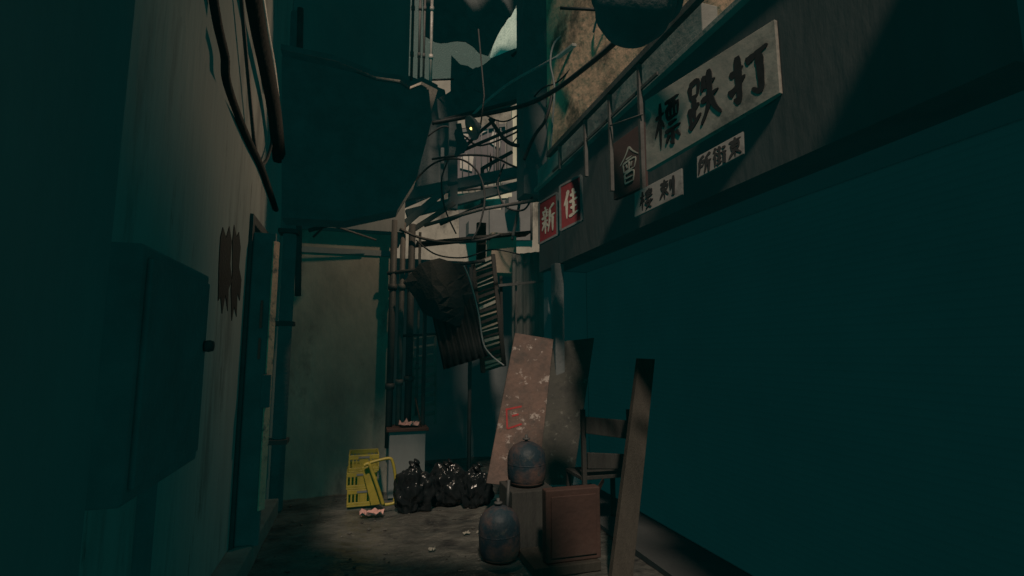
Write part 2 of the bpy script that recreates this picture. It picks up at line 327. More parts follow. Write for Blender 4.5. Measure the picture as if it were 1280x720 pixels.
# ------------------------------------------------------------------ signs and brush lettering
CH = {
'da': [[(8,36),(40,29)],[(27,6),(28,60),(27,88),(16,78)],[(5,68),(24,60),(43,46)],[(46,27),(70,22),(94,17)],[(74,24),(76,60),(74,90),(56,78)]],
'die': [[(10,14),(12,40)],[(10,14),(36,11),(33,37)],[(12,38),(34,36)],[(22,38),(22,80)],[(23,57),(38,52)],[(9,54),(11,84)],[(5,90),(22,84),(42,72)],
        [(56,10),(46,38)],[(52,30),(86,25)],[(44,55),(94,47)],[(69,3),(69,48),(60,74),(42,95)],[(69,50),(82,74),(99,92)]],
'biao': [[(5,32),(38,27)],[(23,5),(23,95)],[(22,36),(3,68)],[(24,40),(38,56)],[(42,12),(94,9)],[(48,24),(50,46)],[(48,24),(90,21),(88,44)],[(50,45),(88,44)],
         [(62,12),(62,44)],[(76,12),(76,44)],[(54,56),(84,54)],[(42,69),(97,66)],[(69,69),(69,97),(60,90)],[(56,76),(45,91)],[(82,76),(95,89)]],
'hui': [[(51,3),(34,22),(6,42)],[(51,3),(70,20),(96,36)],[(36,33),(66,32)],[(22,42),(25,66)],[(22,42),(80,40),(77,64)],[(25,66),(77,64)],[(51,42),(51,65)],
        [(37,47),(42,58)],[(64,46),(60,58)],[(30,72),(31,98)],[(30,72),(72,71),(70,98)],[(31,84),(70,84)],[(31,97),(71,97)]],
'jia': [[(36,4),(24,28),(8,50)],[(24,32),(24,96)],[(46,26),(84,22)],[(65,6),(65,46)],[(41,47),(91,42)],[(48,68),(84,64)],[(66,48),(66,90)],[(38,93),(96,86)]],
'xin': [[(27,3),(32,14)],[(9,20),(48,16)],[(17,24),(22,37)],[(41,21),(35,37)],[(5,41),(52,36)],[(9,57),(50,53)],[(30,40),(30,97)],[(28,58),(7,82)],[(32,60),(49,75)],
        [(90,6),(60,20)],[(62,18),(60,60),(49,95)],[(62,46),(97,42)],[(80,46),(80,99)]],
'ci': [[(8,20),(60,16)],[(34,3),(34,95)],[(16,32),(17,52)],[(16,32),(54,30),(52,50)],[(17,52),(52,50)],[(32,54),(5,87)],[(36,54),(60,80)],[(74,16),(74,66)],[(92,5),(92,93),(80,86)]],
'lou': [[(5,32),(36,27)],[(21,5),(21,95)],[(20,36),(3,68)],[(23,40),(36,56)],[(68,3),(68,50)],[(48,14),(49,32)],[(48,14),(88,12),(87,31)],[(49,23),(88,22)],[(49,32),(87,31)],
        [(44,42),(94,39)],[(62,50),(50,72),(86,95)],[(84,57),(70,80),(45,97)],[(41,67),(97,63)]],
'suo': [[(44,8),(10,18)],[(14,20),(12,60),(5,93)],[(14,32),(42,30),(41,54)],[(14,55),(41,54)],[(90,6),(60,20)],[(62,18),(60,60),(49,95)],[(62,46),(97,42)],[(80,46),(80,99)]],
'jie': [[(24,5),(5,28)],[(26,28),(5,54)],[(18,46),(18,97)],[(34,20),(64,18)],[(49,5),(49,40)],[(31,42),(66,40)],[(34,66),(64,64)],[(49,46),(49,86)],[(31,88),(67,84)],
        [(72,22),(94,20)],[(70,46),(99,44)],[(85,46),(85,97),(76,90)]],
'dong': [[(7,20),(93,16)],[(50,3),(50,97)],[(24,32),(26,62)],[(24,32),(78,30),(76,60)],[(25,46),(77,45)],[(26,62),(76,60)],[(48,62),(7,93)],[(52,62),(95,91)]],
}
CW = {'biao': .62, 'hui': .8, 'lou': .8, 'die': .85}
def lettering(quad, n, chars, m, parent, wid, wscale=1.0, gap=.001):
    "quad: bl, br, tr, tl as read; chars: list of (key, u0, v0, u1, v1) with v down; each character one raised mesh"
    bl, br, tr, tl = [Vector(q) for q in quad]; n = Vector(n).normalized()
    def S(u, v): return tl.lerp(tr, u).lerp(bl.lerp(br, u), v)
    for (key, u0, v0, u1, v1) in chars:
        mb = MB()
        for si, st in enumerate(CH[key]):
            P = [Vector((u0 + (u1-u0)*x/100, v0 + (v1-v0)*y/100, 0)) for x, y in st]
            Q = [S(p.x, p.y) for p in P]
            Q = smooth_path(Q, 5) if len(Q) == 2 or key in ('da','die','hui') else [q for i in range(len(Q)-1) for q in (Q[i].lerp(Q[i+1], k/4) for k in range(4))] + [Q[-1]]
            N = len(Q); Lp = []; Rp = []
            for i, q in enumerate(Q):
                t = (Q[min(i+1,N-1)] - Q[max(i-1,0)]).normalized(); sd_ = n.cross(t).normalized(); f = i/(N-1)
                wd = wid * CW.get(key, 1) * (1.15 - .75*abs(f-.12)**.8 if N > 5 else 1) * (1 + .18*noise.noise(q*60)) * wscale
                if i == 0: wd *= .6
                if i == N-1: wd *= .35
                Lp.append(q + sd_*wd/2); Rp.append(q - sd_*wd/2)
            off = n * (gap + .0004*si); top = n * .0015
            k = N; V = [p + off + top for p in Lp] + [p + off + top for p in Rp] + [p - n*.001 for p in Lp] + [p - n*.001 for p in Rp]
            fs = []
            for i in range(N-1):
                fs += [[i, i+1, k+i+1, k+i], [2*k+i+1, 2*k+i, i, i+1][::-1], [k+i, k+i+1, 3*k+i+1, 3*k+i]]
            fs += [[0, k, 3*k, 2*k], [k-1, 2*k-1, 4*k-1, 3*k-1]]
            mb.add(V, fs)
        mb.build('character', m, parent)

def signboard(name, label, quad, m, chars, ink, wid, frame=None, th=.035, group=None):
    bl, br, tr, tl = [Vector(q) for q in quad]
    n = -((br-bl).cross(tl-bl)).normalized()
    if n.x > 0: n = -n
    t = thing(name, label, 'sign', tuple((bl+br)/2), group)
    MB().plate([q - n*th for q in (bl, br, tr, tl)], n, th).build('board', m, t, .003)
    lettering(quad, n, chars, ink, t, wid)
    if frame:
        for p, q in ((bl,br),(tl,tr),(bl,tl),(br,tr)):
            MB().bar(p - n*.01, q - n*.01, .018, .03, up=n).build('frame', frame, t)
    return t
SX = 1.9
def quad_px(bl, br, tr, tl, XL=1.9, XR=1.9): return [atx(*bl, XL), atx(*br, XR), atx(*tr, XR), atx(*tl, XL)]
signboard('shop_sign', 'long cream signboard with three big black brush characters above the shop', quad_px((808,214),(975,116),(968,24),(806,126), 1.74, 1.93), 'cream_board',
    [('biao', .09, .14, .33, .86), ('die', .38, .1, .64, .86), ('da', .68, .14, .97, .9)], 'ink', .042)
signboard('shop_sign', 'dark maroon sign with one pale brush character left of the long cream board', quad_px((767,250),(806,233),(804,152),(766,180), 1.8, 1.88), 'maroon_board',
    [('hui', .2, .22, .86, .84)], 'dark_chalk', .017)
signboard('shop_sign', 'bright red sign with pale brush character nearer of the red pair', quad_px((701,288),(727,275),(726,219),(700,233), 1.66, 1.8), 'red_board',
    [('jia', .12, .16, .9, .84)], 'chalk', .026, 'soft_black', group='pair of red signs')
signboard('shop_sign', 'bright red sign with pale brush character farthest down the alley', quad_px((674,305),(697,293),(696,241),(674,254), 1.56, 1.67), 'red_board',
    [('xin', .12, .16, .92, .86)], 'chalk', .024, 'soft_black', group='pair of red signs')
signboard('hanging_sign', 'small grey hanging board with two dark characters under the long cream sign', quad_px((793,272),(853,243),(852,210),(793,241), 1.62, 1.78), 'grey_board',
    [('lou', .12, .1, .42, .92), ('ci', .54, .08, .86, .9)], 'ink', .016, th=.02)
signboard('hanging_sign', 'small grey hanging board with three crowded dark characters nearest the camera', quad_px((871,223),(930,192),(929,164),(871,196), 1.70, 1.84), 'grey_board',
    [('suo', .03, .06, .33, .98), ('jie', .35, .04, .65, .96), ('dong', .68, .04, .97, .96)], 'ink', .014, th=.02)

# ------------------------------------------------------------------ far building beyond the alley
fb = thing('far_building', 'pale weathered building with broken window seen through the gap at the alley end', 'building', at(600, 440, 9))
FY = 12.0
def fp(x, y, d=0): p = at(x, y, FY - d); return (p.x, p.y, p.z)
def fplate(pts, m, name, d, th, parent=fb): return MB().plate([fp(x, y, d) for x, y in pts], (0, 1, 0), th).build(name, m, parent)
fplate([(420,520),(760,520),(760,100),(420,100)], 'far_wall', 'wall', 0, .3)
fplate([(612,300),(664,300),(664,228),(628,228),(628,262),(612,262)], 'far_grey', 'pilaster', .12, .12)
fplate([(574,303),(611,303),(611,263),(574,263)], 'far_grey', 'shutter', .03, .03)
fplate([(560,252),(640,247),(640,241),(560,246)], 'cream_strip', 'sill', .15, .15)
wn = fplate([(572,228),(632,222),(632,158),(572,166)], 'mauve_glass', 'window', .03, .03)
for s_ in ([(575,210),(590,214),(592,196),(583,192),(575,198)], [(607,206),(611,214),(616,200),(613,190),(616,202)], [(612,178),(624,186),(628,172),(616,164)], [(574,180),(588,168),(574,166)], [(600,168),(612,162),(606,160)]):
    fplate(s_, 'shard', 'glass_shard', .07, .015, wn)
fplate([(572,166),(632,158),(632,154),(572,162)], 'far_grey', 'lintel', .1, .1)
fplate([(640,216),(660,214),(660,132),(640,136)], 'cream_strip', 'drain_strip', .08, .08)
fplate([(634,218),(641,217),(641,150),(634,152)], 'far_grey', 'window_frame', .09, .09)

tag(MB().plate([at(x, y, 7.3) for x, y in ((500,262),(560,236),(564,150),(556,112),(500,90))], (0,1,0), .06).build('hoarding', 'soft_black', None, .004),
    'dark upright hoarding left of the broken window', 'hoarding')
m = MB()
for k in range(7): m.tube([fp(578+k*8, 166-k*1.0, .2), fp(578+k*8, 226-k*.8, .2)], .012, 6)
m.build('window_bar', 'far_grey', wn)
for (x0_, y0_, x1_, y1_) in ((636,262,652,246), (586,292,600,276)):
    u = MB().plate([fp(x0_,y0_,.5), fp(x1_,y0_,.5), fp(x1_,y1_,.5), fp(x0_,y1_,.5)], (0,1,0), .35).build('wall_unit', 'far_grey', fb)
m = MB()
for (a_, b__) in (((664,232),(664,300)), ((622,150),(622,245)), ((570,238),(640,232))): m.tube([fp(*a_, .1), fp(*b__, .1)], .04, 8)
m.build('drain_pipe', 'steel', fb)
# pale sheet far behind the torn cloths
tb = tag(MB().plate([at(500,130,13.5), at(720,130,13.5), at(720,-60,13.5), at(500,-60,13.5)], (0,1,0), .05).build('plastic_sheet', 'pale_plastic'),
         'dull pale green plastic sheeting showing behind the torn black cloth at the top', 'plastic sheet')
wf = MB(); fl = [(612,72),(620,45),(636,18),(655,2),(660,8),(657,28),(653,52),(640,66),(628,72)]
wf.plate([at(x, y, 7.9) for x, y in fl], (0,1,0), .02)
wf = wf.build('torn_plastic', 'white_plastic'); tag(wf, 'bright torn strip of whitish plastic hanging at the top centre', 'plastic')
tag(MB().plate([at(x, y, 7.9) for x, y in [(643,70),(656,58),(654,70),(651,77)]], (0,1,0), .02).build('torn_plastic', 'white_plastic'),
    'small bright triangle of torn whitish plastic below the dark strap', 'plastic')
tag(MB().plate([at(x, y, 7.9) for x, y in [(662,8),(667,10),(667,22),(663,24)]], (0,1,0), .02).build('torn_plastic', 'white_plastic'),
    'tiny pale green plastic scrap right of the long bright strip', 'plastic')

def cloth(pts, Y, name, label, m='cloth', th=.012):
    "a hanging cloth: outline cut into a wrinkled sheet with thickness"
    import bmesh
    bm = bmesh.new(); vs = [bm.verts.new(at(x, y, Y)) for x, y in pts]; bm.faces.new(vs)
    bmesh.ops.triangulate(bm, faces=bm.faces[:])
    for _ in range(4): bmesh.ops.subdivide_edges(bm, edges=[e for e in bm.edges if e.calc_length() > .16], cuts=1); bmesh.ops.triangulate(bm, faces=bm.faces[:])
    for v in bm.verts: v.co.y += .09 * math.sin(v.co.x*9 + v.co.z*2) + .08 * noise.noise(v.co * 2.2)
    c = sum((v.co for v in bm.verts), Vector()) / len(bm.verts)
    for v in bm.verts: v.co -= c
    me = bpy.data.meshes.new(name); bm.to_mesh(me); bm.free(); me.materials.append(MATS[m])
    o = bpy.data.objects.new(name, me); o.location = c; COL.objects.link(o)
    s = o.modifiers.new('solid', 'SOLIDIFY'); s.thickness = th
    return tag(o, label, 'cloth')
cloth([(530,46),(545,46),(560,51),(580,57),(600,64),(612,66),(619,50),(630,30),(644,10),(650,-4),(662,-60),(530,-60)], 7.0, 'torn_cloth',
      'large torn black cloth sagging across the top of the gap')
cloth([(545,126),(564,112),(565,68),(575,83),(592,91),(604,80),(616,70),(634,69),(650,76),(658,58),(668,30),(690,10),(695,130),(660,128),(620,138),(580,146),(548,150)], 6.9, 'torn_cloth',
      'ragged black cloth with pointed upper edge above the bare bulb')
tag(MB().tube(smooth_path([at(652,2,6.75), at(657,30,6.75), at(652,56,6.75), at(640,70,6.75)]), .02).build('strap', 'rubber'), 'dark strap crossing the bright torn plastic', 'strap')
tag(MB().tube([at(536,100,6.7), at(567,99,6.7)], .014).build('rod', 'black_metal'), 'thin black rod across the bottom of the pale sheeting', 'rod')

# ------------------------------------------------------------------ pipes
def pipe(pts, r, m, label, name='pipe', cat='pipe', group=None, collars=()):
    t = thing(name, label, cat, tuple(pts[0]), group) if collars else None
    o = MB().tube(pts, r, 10).build('shaft' if collars else name, m, t)
    for c in collars: MB().tube([Vector(c)-Vector((0,0,.03)), Vector(c)+Vector((0,0,.03))], r*1.35, 10).build('collar', m, t)
    return t or tag(o, label, cat, group)
def vpipe(x, y0, y1, Y, r, m, label, group, ncol=2):
    a = at(x, y1, Y); top = at(x, y0, Y); z1 = top.z
    cs = [(a.x, a.y, a.z + (z1-a.z)*(k+.6)/(ncol+.3)) for k in range(ncol)]
    return pipe([(a.x, a.y, a.z), (a.x, a.y, z1)], r, m, label, group=group, collars=cs)
G1 = 'upright pipes beside the pale sheeting'
vpipe(538, -30, 108, 6.2, .020, 'lit_metal', 'brightest pinkish upright pipe, rightmost beside the pale sheeting', G1)
vpipe(529, -30, 106, 6.2, .014, 'steel', 'slim dark upright pipe just left of the bright pinkish pipe', G1)
vpipe(523, -30, 105, 6.2, .016, 'steel', 'middle upright pipe of the five by the pale sheeting', G1)
vpipe(514, -30, 103, 6.2, .018, 'steel', 'thicker upright pipe second from the left by the pale sheeting', G1)
vpipe(506, -30, 102, 6.2, .014, 'steel', 'slim upright pipe farthest left by the pale sheeting', G1)
G2 = 'drain pipes at the end of the back wall'
vpipe(485, 275, 560, 5.62, .036, 'black_metal', 'black upright drain pipe nearest the stained plaster wall', G2)
vpipe(497, 278, 552, 5.66, .030, 'steel', 'rusty grey upright drain pipe second from the plaster wall', G2)
vpipe(509, 280, 545, 5.7, .038, 'black_metal', 'thick black upright drain pipe third from the plaster wall', G2)
vpipe(520, 290, 520, 5.9, .016, 'steel', 'slim upright drain pipe beside the hanging dark sheeting', G2)
cp = thing('corner_pipe', 'thick black pipe bundle in the left corner beside the door', 'pipe', (-.71, 5.35, 0))
MB().tube([(-.70, 5.36, 0), (-.70, 5.36, 2.55), (-.72, 5.36, 2.75), (-.74, 5.3, 4.9)], .062, 12).build('shaft', 'soft_black', cp)
MB().tube([(-.61, 5.44, 2.0), (-.63, 5.44, 2.6), (-.66, 5.4, 3.2), (-.7, 5.2, 4.9)], .03, 10).build('side_pipe', 'black_metal', cp)
for z in (.6, 1.7, 2.6): MB().box((-.795, 5.27, z), (-.62, 5.45, z+.04)).build('clamp', 'black_metal', cp)
G3 = 'pipes and beams across the gap'
def beam(a, b, w_, d_, m, label): tag(MB().bar(a, b, w_, d_).build('beam', m, None, .006), label, 'beam', G3)
beam(at(500,246,6.35), at(668,211,6.35), .12, .135, 'soft_black', 'upper dark horizontal beam crossing in front of the broken window')
beam(at(508,268,6.3), at(672,226,6.3), .1, .105, 'soft_black', 'lower dark horizontal beam below the broken window')
beam(at(566,262,6.28), at(566,150,6.28), .11, .1, 'soft_black', 'thick dark upright post left of the broken window')
beam(at(553,262,6.45), at(553,185,6.45), .045, .04, 'soft_black', 'thin dark upright post beside the thick post')
beam(at(560,234,6.2), at(492,292,6.2), .07, .08, 'soft_black', 'dark sloping brace running down left from the beams, the upper one')
beam(at(568,254,6.15), at(512,290,6.15), .06, .06, 'steel', 'grey sloping brace running down left below the beams')
pipe(smooth_path([at(640,190,6.5), at(606,209,6.5), at(603,214,6.5), at(603,230,6.5), at(603,250,6.5), at(599,258,6.5), at(550,280,6.5)], 5), .026, 'black_metal', 'bent black pipe dropping past the beams and turning left', group=G3)
pipe([at(560,196,6.6), at(690,140,6.6)], .024, 'black_metal', 'straight dark pipe sloping up across the broken window', group=G3)

# cables
def cable(pix, r, label, m='rubber', g_='cables strung across the alley'):
    return tag(MB().tube(smooth_path([at(*p) for p in pix], 8), r, 8).build('cable', m), label, 'cable', g_)
cable([(498,262,5.9),(520,225,5.85),(545,203,5.8),(575,199,5.8),(597,215,5.8),(606,245,5.8),(600,280,5.8),(590,300,5.8)], .012, 'black cable in a big round loop below the beams')
cable([(500,286,5.6),(525,297,5.6),(560,303,5.6),(600,300,5.6),(625,293,5.6)], .016, 'black cable sagging under the round loop')
cable([(540,199,6.0),(580,194,6.0),(615,196,6.0),(640,207,6.0),(668,218,6.0)], .014, 'black cable arching from the post to the right pier')
cable([(540,154,6.1),(580,147,6.0),(620,140,5.8),(660,130,5.5),(690,115,5.1),(722,92,4.6),(770,52,3.9),(830,-10,3.1)], .027, 'thick black cable climbing right past the bulb to the black drum')
cable([(585,150,6.0),(610,125,5.9),(640,102,5.7),(680,80,5.4),(720,58,5.0),(770,25,4.4),(800,-5,4.0)], .017, 'grey cable running above the thick black cable', 'grey_cable')
cable([(612,148,5.9),(622,163,5.9),(634,177,5.9),(650,182,5.9),(675,176,5.9),(692,160,5.6)], .026, 'black cable hanging in a bend right of the bulb')
cable([(575,190,6.1),(600,165,6.0),(618,150,6.0)], .022, 'short black cable rising from the post toward the bulb')
cable([(688,195,5.3),(690,160,5.3),(693,110,5.3),(688,78,5.3),(694,52,5.3),(712,42,5.3),(745,41,5.0)], .012, 'thin grey cable curving over at the corner of the ochre wall', 'grey_cable')
cable([(742,40,4.6),(748,20,4.4),(765,-8,4.2)], .012, 'short pale cable beside the black drum', 'grey_cable')
cable([(700,10,3.4),(790,14,3.2),(840,12,2.9),(870,5,2.8)], .012, 'thin black cable passing under the black drum')
cable([(640,180,6.0),(665,150,6.0),(700,118,5.4)], .008, 'thin black wire between the beams and the ochre wall')
GL = 'cables on the left wall'
def lcable(pix, r, label, m='rubber', o=.02):
    return tag(MB().tube(smooth_path([atx(x, y, LX + o + r) for x, y in pix], 8), r, 8).build('cable', m), label, 'cable', GL)
lcable([(262,-30),(272,30),(281,70),(283,100),(296,140),(312,178),(328,212),(345,262)], .024, 'thick black cable slanting down the left wall', 'poster', o=.0)
lcable([(300,-20),(306,50),(311,105),(315,150),(319,185),(326,205),(334,198),(340,175),(341,140)], .013, 'thin black cable ending in a hanging loop on the left wall', o=.0)
lcable([(314,-20),(324,40),(334,90),(343,140),(349,200)], .055, 'fat black conduit leaning along the left wall', 'poster', o=.0)
lcable([(326,-20),(335,40),(342,80),(347,120)], .014, 'pinkish strip painting the highlight along the fat black conduit', 'lit_metal', .06)  # highlight edge of the fat conduit, added as a pale tube

cable([(600,140,6.2),(628,152,6.1),(652,140,5.9),(676,112,5.6),(700,100,5.3),(735,60,4.8)], .010, 'thin black cable looping up to the corner of the ochre wall')
cable([(535,170,6.4),(556,158,6.3),(580,170,6.2),(600,182,6.2),(640,168,6.0),(668,150,5.8)], .012, 'thin black cable drooping behind the bulb')
cable([(560,200,6.1),(552,225,6.1),(556,260,6.0),(570,292,5.9)], .010, 'thin black cable hanging straight down by the thick post')
cable([(630,205,6.2),(622,232,6.1),(632,258,6.0),(655,262,5.9),(668,240,5.8)], .012, 'black cable hanging in a deep loop beside the red signs')
cable([(520,300,5.7),(545,318,5.7),(580,322,5.7),(615,312,5.7),(650,318,5.8)], .009, 'thin black cable sagging above the draped tarp')
cable([(655,200,5.6),(668,170,5.5),(682,150,5.4),(690,120,5.4)], .02, 'short thick black cable climbing the right pier')

pipe([at(530,282,6.0), at(600,262,5.9), at(672,250,5.7)], .022, 'steel', 'straight grey pipe running level just under the lower beam', group=G3)
pipe([at(556,150,6.4), at(640,128,6.3), at(700,104,6.1)], .03, 'black_metal', 'thick black pipe running above the bulb toward the ochre wall', group=G3)
pipe(smooth_path([at(640,300,6.2), at(648,262,6.2), at(652,236,6.2), at(660,228,6.1), at(684,222,6.0)], 5), .02, 'steel', 'bent grey pipe rising beside the red signs', group=G3)
# bare bulb in a dish shade
bu = thing('hanging_bulb', 'lit bare yellow bulb in a dark dish shade above the beams', 'lamp', at(590, 150, 4.75))
c = at(590, 160, 4.75); od = Vector((-.72, -.06, -.36)).normalized()
MB().lathe(c - od*.045, od, [(0,.008),(.02,.014),(.04,.018),(.06,.015),(.068,.005)], 16).build('bulb', bulb_m, bu)
MB().lathe(c + od*.01, -od, [(0,.118),(.0,.122),(.02,.119),(.055,.085),(.075,.04),(.10,.03),(.10,.02),(.072,.035),(.052,.08),(.018,.113)], 28).build('lamp_shade', 'soft_black', bu)
MB().tube([c - od*.1, c - od*.14 + Vector((0,0,.3)), c + Vector((.1,.2,1.2))], .008).build('cord', 'rubber', bu)
_n = Vector((-0.399, -0.538, -0.743)); _c = c + od*.06  # added plate beside the bulb, keeps its light off the near left wall
MB().plate([_c + Vector(q) for q in ((-0.152, -0.243, -0.065), (-0.138, -0.213, -0.095), (-0.147, -0.193, -0.105), (-0.152, -0.161, -0.125), (-0.112, -0.092, -0.197), (-0.112, -0.023, -0.246), (-0.113, 0.019, -0.276), (-0.091, 0.004, -0.277), (-0.061, -0.033, -0.267), (-0.031, -0.061, -0.262), (-0.008, -0.149, -0.211), (-0.053, -0.174, -0.169), (-0.075, -0.204, -0.136), (-0.107, -0.274, -0.068))], _n, .006).build('bulb_blocker', 'soft_black', bu)
MB().tube([_c + Vector((-0.147, -0.193, -0.105)), c - od*.09], .003).build('blocker_wire', 'rubber', bu)
ld = bpy.data.lights.new('bulb_light', 'SPOT'); ld.spot_size = R(165); ld.spot_blend = .7; lo = bpy.data.objects.new('bulb_light', ld); COL.objects.link(lo)
ld.energy = 70; ld.color = (1, .70, .46); ld.shadow_soft_size = .03; lo.location = c + od*.06; lo.rotation_euler = od.to_track_quat('-Z', 'Y').to_euler()

# black drum hanging near the rail
dm = thing('hanging_drum', 'black round drum hung above the railing at the top of the frame', 'drum', atx(792, 5, 1.3))
dc = atx(793, 8, 1.3); k_ = (dc - EYE).length / F_PX
ax = Vector((.25, .0, .96)).normalized()
MB().lathe(dc - ax*.02, ax, [(-35*k_,.01),(-33*k_,15*k_),(-26*k_,28*k_),(-12*k_,39*k_),(5*k_,43*k_),(.15,44*k_),(.18,41*k_),(.19,.03)], 36).build('body', 'soft_black', dm)
for h_ in (.06, .13): MB().lathe(dc - ax*.02, ax, [(h_,48*k_),(h_+.004,49.5*k_),(h_+.016,49.5*k_),(h_+.02,48*k_)], 36).build('hoop', 'soft_black', dm)
MB().bar(dc + ax*.16, (1.35, .55, 3.8), .03, .03).build('bracket', 'black_metal', dm)
tag(MB().bar(atx(697,72,2.1), atx(718,56,2.1), .05, .03).build('bracket', 'lit_metal', None, .004), 'short lit metal bracket on the ochre wall above the thick cable', 'bracket')

# ------------------------------------------------------------------ left wall fittings
cab = thing('electric_cabinet', 'black metal cabinet fixed to the left wall near the camera', 'cabinet', (-.7, 2.4, .8))
a, b_ = atx(262,345,-.62), atx(248,572,-.62)
MB().box((LX, 1.72, b_.z), (-.62, a.y, a.z)).build('body', 'soft_black', cab, .01)
MB().box((-.63, 1.76, b_.z+.04), (-.605, a.y-.04, a.z-.04)).build('door', 'soft_black', cab, .004)
kp = atx(268,433,-.6); MB().lathe((-.617, a.y-.06, kp.z), (1,0,0), [(0,.02),(.03,.024),(.045,.02)], 16).build('knob', 'rubber', cab)
MB().tube([(-.7, a.y-.25, .0), (-.7, a.y-.25, b_.z)], .03).build('conduit', 'soft_black', cab)
for (pts, lab) in (([(276,296),(279,284),(283,297),(287,283),(290,302),(288,330),(290,352),(286,361),(285,389),(282,368),(278,392),(276,371),(273,376),(274,330)], 'torn dark poster scrap on the left wall, the one nearer the camera'),
                   ([(291,300),(293,281),(296,296),(299,290),(301,310),(299,334),(302,350),(300,376),(297,366),(296,396),(293,383),(290,401),(289,362),(291,338)], 'longer torn dark poster scrap beside the door')):
    tag(MB().plate([atx(x, y, LX+.004) for x, y in pts], (-1,0,0), .003).build('poster', 'poster'), lab, 'poster', 'torn posters on the left wall')

# ------------------------------------------------------------------ things at the alley end
def corrug(p00, p10, p01, n, amp, m, name, label, cat, waves, th=.006):
    "corrugated sheet: p00 top left, p10 top right, p01 bottom left; waves run across"
    p00, p10, p01 = Vector(p00), Vector(p10), Vector(p01); n = Vector(n).normalized()
    N = waves*6; V = []; F = []
    for i in range(N+1):
        o = n * amp * math.sin(i/6*2*math.pi)
        for j in range(7):
            b = (p01-p00) * j/6 + n*.02*noise.noise((i*.13, j*.5, 3))
            V.append(p00 + (p10-p00)*i/N + b + o)
    for i in range(N):
        for j in range(6): F.append([i*7+j, (i+1)*7+j, (i+1)*7+j+1, i*7+j+1])
    ob = MB().add(V, F, True).build(name, m); s = ob.modifiers.new('solid', 'SOLIDIFY'); s.thickness = th
    return tag(ob, label, cat)
corrug(at(640,318,6.3), at(700,312,6.3), at(640,440,6.3), (0,-1,.0), .018, 'corrugated', 'corrugated_sheet', 'brown upright corrugated panel behind the steel rack on the right', 'metal sheet', 7)
# dark tilted sheeting
corrug(at(530,345,5.55), at(583,332,5.55), at(555,462,5.35), (0,-1,.2), .014, 'dark_corrugated', 'corrugated_sheet', 'black corrugated sheet hanging askew beside the paper rack', 'metal sheet', 7)
cloth([(505,352),(525,330),(548,324),(578,330),(590,352),(600,380),(606,420),(590,400),(560,398),(530,392),(520,372)], 5.4, 'draped_tarp', 'black tarp draped over the hanging corrugated sheet', 'tarp')
tag(MB().tube(smooth_path([at(580,332,5.3), at(588,352,5.3), at(598,390,5.3), at(604,428,5.3), at(614,444,5.3), at(630,457,5.3)]), .008).build('cable', 'grey_cable'), 'thin grey cable hanging along the edge of the black tarp', 'cable')
dw = tag(MB().box((.45, 7.2, -.05), (2.6, 7.35, 2.75)).build('shed_wall', 'shed'), 'dark shed wall behind the bags and the hanging black sheet', 'wall')
fr = thing('awning_frame', 'dark pole frame carrying the black tarp and corrugated sheet', 'frame', at(560, 560, 5.6))
for x in (531, 588): p_ = at(x, 400, 5.62); MB().tube([(p_.x, p_.y, 0), (p_.x, p_.y, at(x, 334, 5.62).z)], .022).build('post', 'black_metal', fr)
MB().tube([at(484,342,5.6), at(606,326,5.62)], .02).build('cross_pole', 'black_metal', fr)
MB().tube([at(500,420,5.66), at(600,414,5.66)], .015).build('cross_pole', 'black_metal', fr)
# leaning paper rack
rk = thing('slatted_rack', 'tall leaning wooden rack stuffed with paper and slats', 'rack', at(612, 465, 5.9))
A, B, C_, D_ = at(591,328,6.1), at(616,318,6.1), at(604,466,5.9), at(630,458,5.9)
for p, q in ((A, C_), (B, D_)): MB().bar(p, q, .05, .05, up=(0,1,0)).build('upright', 'old_wood', rk, .004)
for k in range(22):
    t = (k+.4)/22; p = A.lerp(C_, t); q = B.lerp(D_, t); j = random.uniform(-.02,.02)
    MB().bar(p + Vector((0,.02,j)), q + Vector((0,.02,j*.3+random.uniform(-.015,.015))), .05, random.choice((.012,.02,.034)), up=(0,0,1)).build('slat', random.choice(('paper','old_wood','beige_carton','old_wood')), rk)
MB().plate([A+Vector((0,.06,0)), B+Vector((0,.06,0)), D_+Vector((0,.06,0)), C_+Vector((0,.06,0))], (0,1,0), .02).build('back_panel', 'rack_paper', rk)
# carton on shelf + small items
MB_ = MB().box((at(612,340,6.6).x, 6.5, at(612,342,6.6).z), (at(643,340,6.6).x, 6.8, at(612,292,6.6).z)); tag(MB_.build('carton', 'beige_carton', None, .006), 'beige carton standing on top of the steel rack', 'carton')
tag(MB().box((at(596,340,6.7).x, 6.68, at(596,345,6.7).z), (at(607,340,6.7).x, 6.76, at(596,278,6.7).z)).build('timber', 'wood', None, .004), 'upright light timber beside the beige carton', 'timber')
sh = thing('steel_rack', 'thin steel shelf frame below the beige carton', 'rack', at(660, 440, 5.9))
MB().bar(at(623,357,5.95), at(694,350,5.95), .03, .03).build('rail', 'steel', sh)
MB().bar(at(645,352,6.0), at(645,440,6.0), .02, .02).build('post', 'steel', sh)
MB().bar(at(626,345,6.0), at(628,440,6.0), .03, .03).build('post', 'old_wood', sh)
MB().bar(at(520,306,6.5), at(660,292,6.5), .25, .03).build('shelf_board', 'old_wood', sh)
lv = thing('louvre_shutter', 'grey louvred shutter low behind the drain pipes', 'shutter', at(530, 520, 6.0))
for k in range(9): MB().bar(at(517,424+k*12,6.1), at(543,420+k*12,6.1), .05, .03, up=(0,-.5,1)).build('louvre', 'corrugated', lv)
for x in (516, 544): MB().bar(at(x,418,6.1), at(x,530,6.1), .03, .03).build('stile', 'corrugated', lv)

